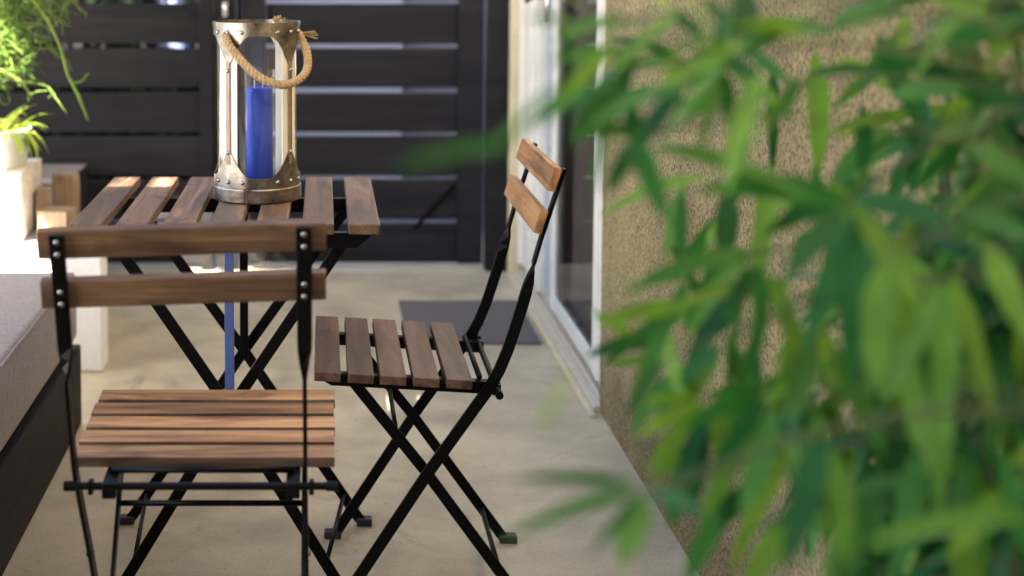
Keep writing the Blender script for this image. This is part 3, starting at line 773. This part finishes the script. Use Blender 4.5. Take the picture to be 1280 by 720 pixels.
LV = [ # base, tip, width of the leaves that stand out
    ((0.206,0.95,1.132),(0.153,0.92,1.119),0.0119),((0.203,0.92,1.11),(0.145,0.89,1.109),0.0095),
    ((0.212,1.0,1.09),(0.173,0.97,1.045),0.0171),((0.188,0.9,1.116),(0.147,0.87,1.083),0.0113),
    ((0.221,1.0,1.049),(0.239,0.97,0.993),0.0171),((0.196,0.95,1.086),(0.178,0.92,1.022),0.0109),
    ((0.248,1.05,1.031),(0.35,1.02,1.002),0.0204),((0.227,1.0,1.043),(0.199,0.97,1.011),0.0149),
    ((0.219,0.95,1.055),(0.167,0.92,1.059),0.0109),((0.293,1.1,1.088),(0.236,1.07,1.094),0.0126),
    ((0.277,1.1,1.103),(0.264,1.07,1.062),0.0138),((0.287,1.1,1.097),(0.334,1.07,1.084),0.0151),
    ((0.299,1.1,1.11),(0.263,1.07,1.133),0.0138),((0.349,1.15,1.093),(0.335,1.12,1.153),0.0223),
    ((0.339,1.15,1.113),(0.407,1.12,1.118),0.0171),((0.361,1.2,1.097),(0.317,1.17,1.139),0.0151),
    ((0.364,1.2,1.093),(0.389,1.17,1.072),0.0151),((0.341,1.2,1.062),(0.306,1.17,1.038),0.0123),
    ((0.158,0.85,1.129),(0.12,0.82,1.14),0.0097),((0.175,0.9,1.137),(0.136,0.87,1.158),0.0103),
    ((0.249,1.0,1.133),(0.219,0.97,1.156),0.0126),((0.527,1.5,1.073),(0.523,1.47,0.954),0.0291),
    ((0.574,1.4,1.003),(0.504,1.37,0.947),0.0272),((0.534,1.3,1.023),(0.567,1.27,0.979),0.0208),
    ((0.484,1.2,1.097),(0.554,1.17,1.052),0.0219),((0.498,1.25,1.072),(0.423,1.22,1.071),0.0171),
    ((0.488,1.1,1.103),(0.535,1.07,1.13),0.0189),((0.525,1.1,1.128),(0.461,1.07,1.145),0.0189),
    ((0.524,1.15,1.08),(0.57,1.12,1.037),0.0197),((0.556,1.3,1.053),(0.545,1.27,0.99),0.0193),
    ((0.532,1.3,1.102),(0.492,1.27,1.056),0.0178),((0.472,1.3,1.113),(0.526,1.27,1.127),0.0178),
    ((0.51,1.1,1.027),(0.546,1.07,1.0),0.0189),((0.536,1.15,1.027),(0.475,1.12,0.985),0.0184),
    ((0.397,1.05,0.988),(0.28,1.02,1.007),0.0216),((0.378,1.0,0.995),(0.326,0.97,0.951),0.0194),
    ((0.387,1.0,0.991),(0.375,0.97,0.876),0.0263),((0.4,1.05,0.991),(0.463,1.02,0.978),0.0216),
    ((0.384,1.0,0.994),(0.42,0.97,0.928),0.0206),((0.41,1.1,0.982),(0.344,1.07,0.963),0.0189),
    ((0.416,1.1,0.986),(0.434,1.07,1.031),0.0176),((0.403,1.05,0.982),(0.359,1.02,0.888),0.0204),
    ((0.419,1.1,0.975),(0.45,1.07,0.937),0.0189),((0.338,1.1,0.941),(0.239,1.07,0.917),0.0176),
    ((0.35,1.15,0.927),(0.297,1.12,0.867),0.0171),((0.356,1.15,0.927),(0.302,1.12,0.926),0.0145),
    ((0.335,1.05,0.936),(0.318,1.02,0.87),0.018),((0.348,1.1,0.928),(0.311,1.07,0.893),0.0176),
    ((0.357,1.1,0.924),(0.371,1.07,0.862),0.0189),((0.291,1.1,0.895),(0.218,1.07,0.893),0.0151),
    ((0.297,1.15,0.879),(0.245,1.12,0.859),0.0131),((0.257,1.05,0.867),(0.227,1.02,0.834),0.0144),
    ((0.305,1.1,0.817),(0.247,1.07,0.801),0.0126),((0.305,1.1,0.813),(0.254,1.07,0.772),0.0138),
    ((0.326,1.15,0.794),(0.292,1.12,0.746),0.0145),((0.302,1.1,0.82),(0.241,1.07,0.827),0.0113),
    ((0.324,1.0,0.852),(0.276,0.97,0.81),0.0194),((0.334,1.05,0.842),(0.271,1.02,0.827),0.018),
    ((0.33,1.0,0.84),(0.299,0.97,0.78),0.0206),((0.336,1.0,0.846),(0.345,0.97,0.78),0.0194),
    ((0.337,1.05,0.83),(0.285,1.02,0.754),0.018),((0.329,0.9,0.863),(0.297,0.87,0.789),0.0216),
    ((0.335,0.9,0.852),(0.336,0.87,0.787),0.0195),((0.383,0.95,0.964),(0.37,0.92,0.889),0.0228),
    ((0.43,0.95,0.953),(0.415,0.92,0.801),0.0163),((0.455,1.0,0.947),(0.474,0.97,0.85),0.0194),
    ((0.45,1.0,0.935),(0.399,0.97,0.862),0.0183),((0.416,0.8,0.847),(0.313,0.77,0.845),0.0146),
    ((0.462,0.9,0.83),(0.402,0.87,0.794),0.0154),((0.445,0.9,0.852),(0.449,0.87,0.794),0.0154),
    ((0.197,0.85,0.844),(0.118,0.82,0.863),0.0078),((0.195,0.85,0.84),(0.113,0.82,0.827),0.0087),
    ((0.211,0.9,0.82),(0.192,0.87,0.789),0.0216),((0.226,0.95,0.803),(0.257,0.92,0.801),0.013),
    ((0.209,0.9,0.818),(0.172,0.87,0.794),0.0093),((0.092,0.68,1.083),(0.036,0.65,1.077),0.0066),
    ((0.128,0.72,1.109),(0.083,0.69,1.078),0.0066),((0.13,0.72,0.955),(0.109,0.69,0.935),0.0041),
    ((0.332,0.95,0.783),(0.285,0.92,0.745),0.0195),((0.367,0.9,0.83),(0.331,0.87,0.768),0.0206),
    ((0.415,0.95,0.834),(0.388,0.92,0.761),0.0195),((0.291,1.0,0.768),(0.26,0.97,0.73),0.0171),
    ((0.33,1.05,0.773),(0.279,1.02,0.729),0.018),((0.463,1.0,0.888),(0.503,0.97,0.827),0.0194),
    ((0.478,1.0,0.971),(0.5,0.97,0.902),0.0194),((0.482,1.05,0.985),(0.522,1.02,0.966),0.0204),
    ((0.474,1.1,0.957),(0.512,1.07,0.937),0.0189),((0.376,1.05,0.886),(0.343,1.02,0.821),0.0204),
    ((0.37,1.0,0.894),(0.395,0.97,0.827),0.0206),((0.422,1.0,0.888),(0.429,0.97,0.815),0.0194),
    ((0.317,1.1,0.866),(0.278,1.07,0.842),0.0163),((0.323,1.1,0.872),(0.335,1.07,0.817),0.0176),
    ((0.388,1.1,0.84),(0.328,1.07,0.83),0.0176),
]
for b_, t_, w_ in LV:
    b_, t_ = Vector(b_), Vector(t_); d_ = t_-b_; L_ = d_.length
    dr = rr.uniform(.25,.6) if abs(d_.normalized().z) < .8 else .05
    o = near_culm(b_)
    if rr.random() < .45:
        TM.tube(bez([o,o,o.lerp(b_,.55)+Vector((0,0,.035)),b_,b_], 9), .0011, 5)
    blade(LM, b_, d_.normalized()+Vector((0,0,dr*.5)), (rr.gauss(0,.35), -1, rr.uniform(.2,.9)), L_*1.10, w_*1.0, dr, rr.uniform(.05,.14), 8, LP, rr.gauss(0,.25))
for b_, t_, w_ in LV:                                   # a second, looser layer a little deeper in the clump
    b_, t_ = Vector(b_), Vector(t_); d_ = t_-b_
    if b_.x < .27*b_.y: continue
    for q in range(2 if b_.z < .95 else 1):
        o_ = Vector((rr.gauss(.03,.035), rr.uniform(.02,.30), rr.gauss(-.015,.03)))
        dd = d_.normalized() + Vector((rr.gauss(0,.35), rr.gauss(0,.2), rr.gauss(-.1,.3)))
        blade(LM, b_+o_, dd, (rr.gauss(0,.4), -1, rr.uniform(.1,.9)), min(.14, d_.length*rr.uniform(.95,1.35)), w_*rr.uniform(.7,1.05), rr.uniform(.2,.6), .1, 8, LP, rr.gauss(0,.3))
for i in range(40):                                     # the shaded body of the clump behind them, towards the right
    z = rr.uniform(.60,1.02); x = rr.uniform(.47,.67); y = rr.uniform(1.15,1.5)
    if x < .40 + (z-.6)*.42: continue
    spray((x,y,z), (rr.gauss(-.2,.4), rr.gauss(-.2,.3), -.6), 6, .115, .020)
for i in range(70):                                     # the thick of it, close to the wall
    z = rr.uniform(.45,.98); x = rr.uniform(.53,.68)
    if x < .50 + (z-.6)*.3: continue
    spray((x, rr.uniform(1.2,1.5), z), (rr.gauss(-.2,.5), rr.gauss(-.2,.3), -.6), 7, .12, .019)
for i in range(10):                                     # looser tips that reach left along the top
    y = rr.uniform(.92,1.1); x = rr.uniform(.19,.31)*y
    spray((x, y, 1.172 - rr.uniform(.03,.10)*y), (rr.gauss(-.5,.4), rr.gauss(0,.2), rr.gauss(-.35,.35)), 4, .078, .0135, tw=.3)
for i in range(7):
    y = rr.uniform(1.0,1.3); x = rr.uniform(.36,.50)*y
    spray((x, y, 1.172 - rr.uniform(.0,.16)*y), (rr.gauss(-.1,.6), rr.gauss(0,.2), rr.gauss(-.3,.4)), 4, .10, .017, tw=.3)
for i in range(8):
    spray((rr.uniform(.53,.66), rr.uniform(1.1,1.45), rr.uniform(1.02,1.18)), (rr.gauss(-.2,.5), -.2, -.2), 5, .11, .019)
nl = len(LM.f); LM.add(TM.v, TM.f)                     # leaves and the thin twigs that carry them
fo = LM.build('foliage', M['bamboo_leaf'], bb, smooth=True); fo.data.materials.append(M['bamboo_stem'])
for p in fo.data.polygons:
    if p.index >= nl: p.material_index = 1

# ------------------------------------------------------------------ light
w = bpy.data.worlds.new('World'); S.world = w; w.use_nodes = True
nt = w.node_tree; bg = nt.nodes['Background']
sky = nt.nodes.new('ShaderNodeTexSky'); sky.sky_type = 'NISHITA'; sky.sun_disc = False
tv = Vector((.50,.60,-.62)).normalized()
sky.sun_elevation = math.asin(-tv.z); sky.sun_rotation = math.atan2(-tv.x, -tv.y)
nt.links.new(sky.outputs[0], bg.inputs['Color']); bg.inputs['Strength'].default_value = .062
sl = bpy.data.lights.new('sun', 'SUN'); sl.energy = 5.0; sl.angle = radians(.5); sl.color = (1,.91,.77)
so = bpy.data.objects.new('sun', sl); COL.objects.link(so); so.rotation_euler = tv.to_track_quat('-Z','Y').to_euler(); so.location = (-4,-4,6)

# ------------------------------------------------------------------ camera
cd = bpy.data.cameras.new('camera'); cam = bpy.data.objects.new('camera', cd); COL.objects.link(cam)
cam.location = (0,0,1.174); cam.rotation_euler = (radians(90-4.5),0,0)
cd.sensor_width = 36; cd.lens = 36*1750/1280
cd.shift_x = (640-405)/1280; cd.shift_y = -(360-85.1)/1280
cd.clip_start = .05; cd.clip_end = 300
cd.dof.use_dof = True; cd.dof.focus_distance = 2.58; cd.dof.aperture_fstop = 2.45; cd.dof.aperture_blades = 9
S.camera = cam
S.view_settings.view_transform = 'Standard'; S.view_settings.look = 'None'; S.view_settings.exposure = 3.8; S.view_settings.gamma = 1
S.view_settings.use_curve_mapping = False
S.cycles.max_bounces = 8; S.cycles.diffuse_bounces = 4; S.cycles.transparent_max_bounces = 24; S.cycles.caustics_reflective = False; S.cycles.caustics_refractive = False
S.cycles.sample_clamp_indirect = 6
S.cycles.use_denoising = True
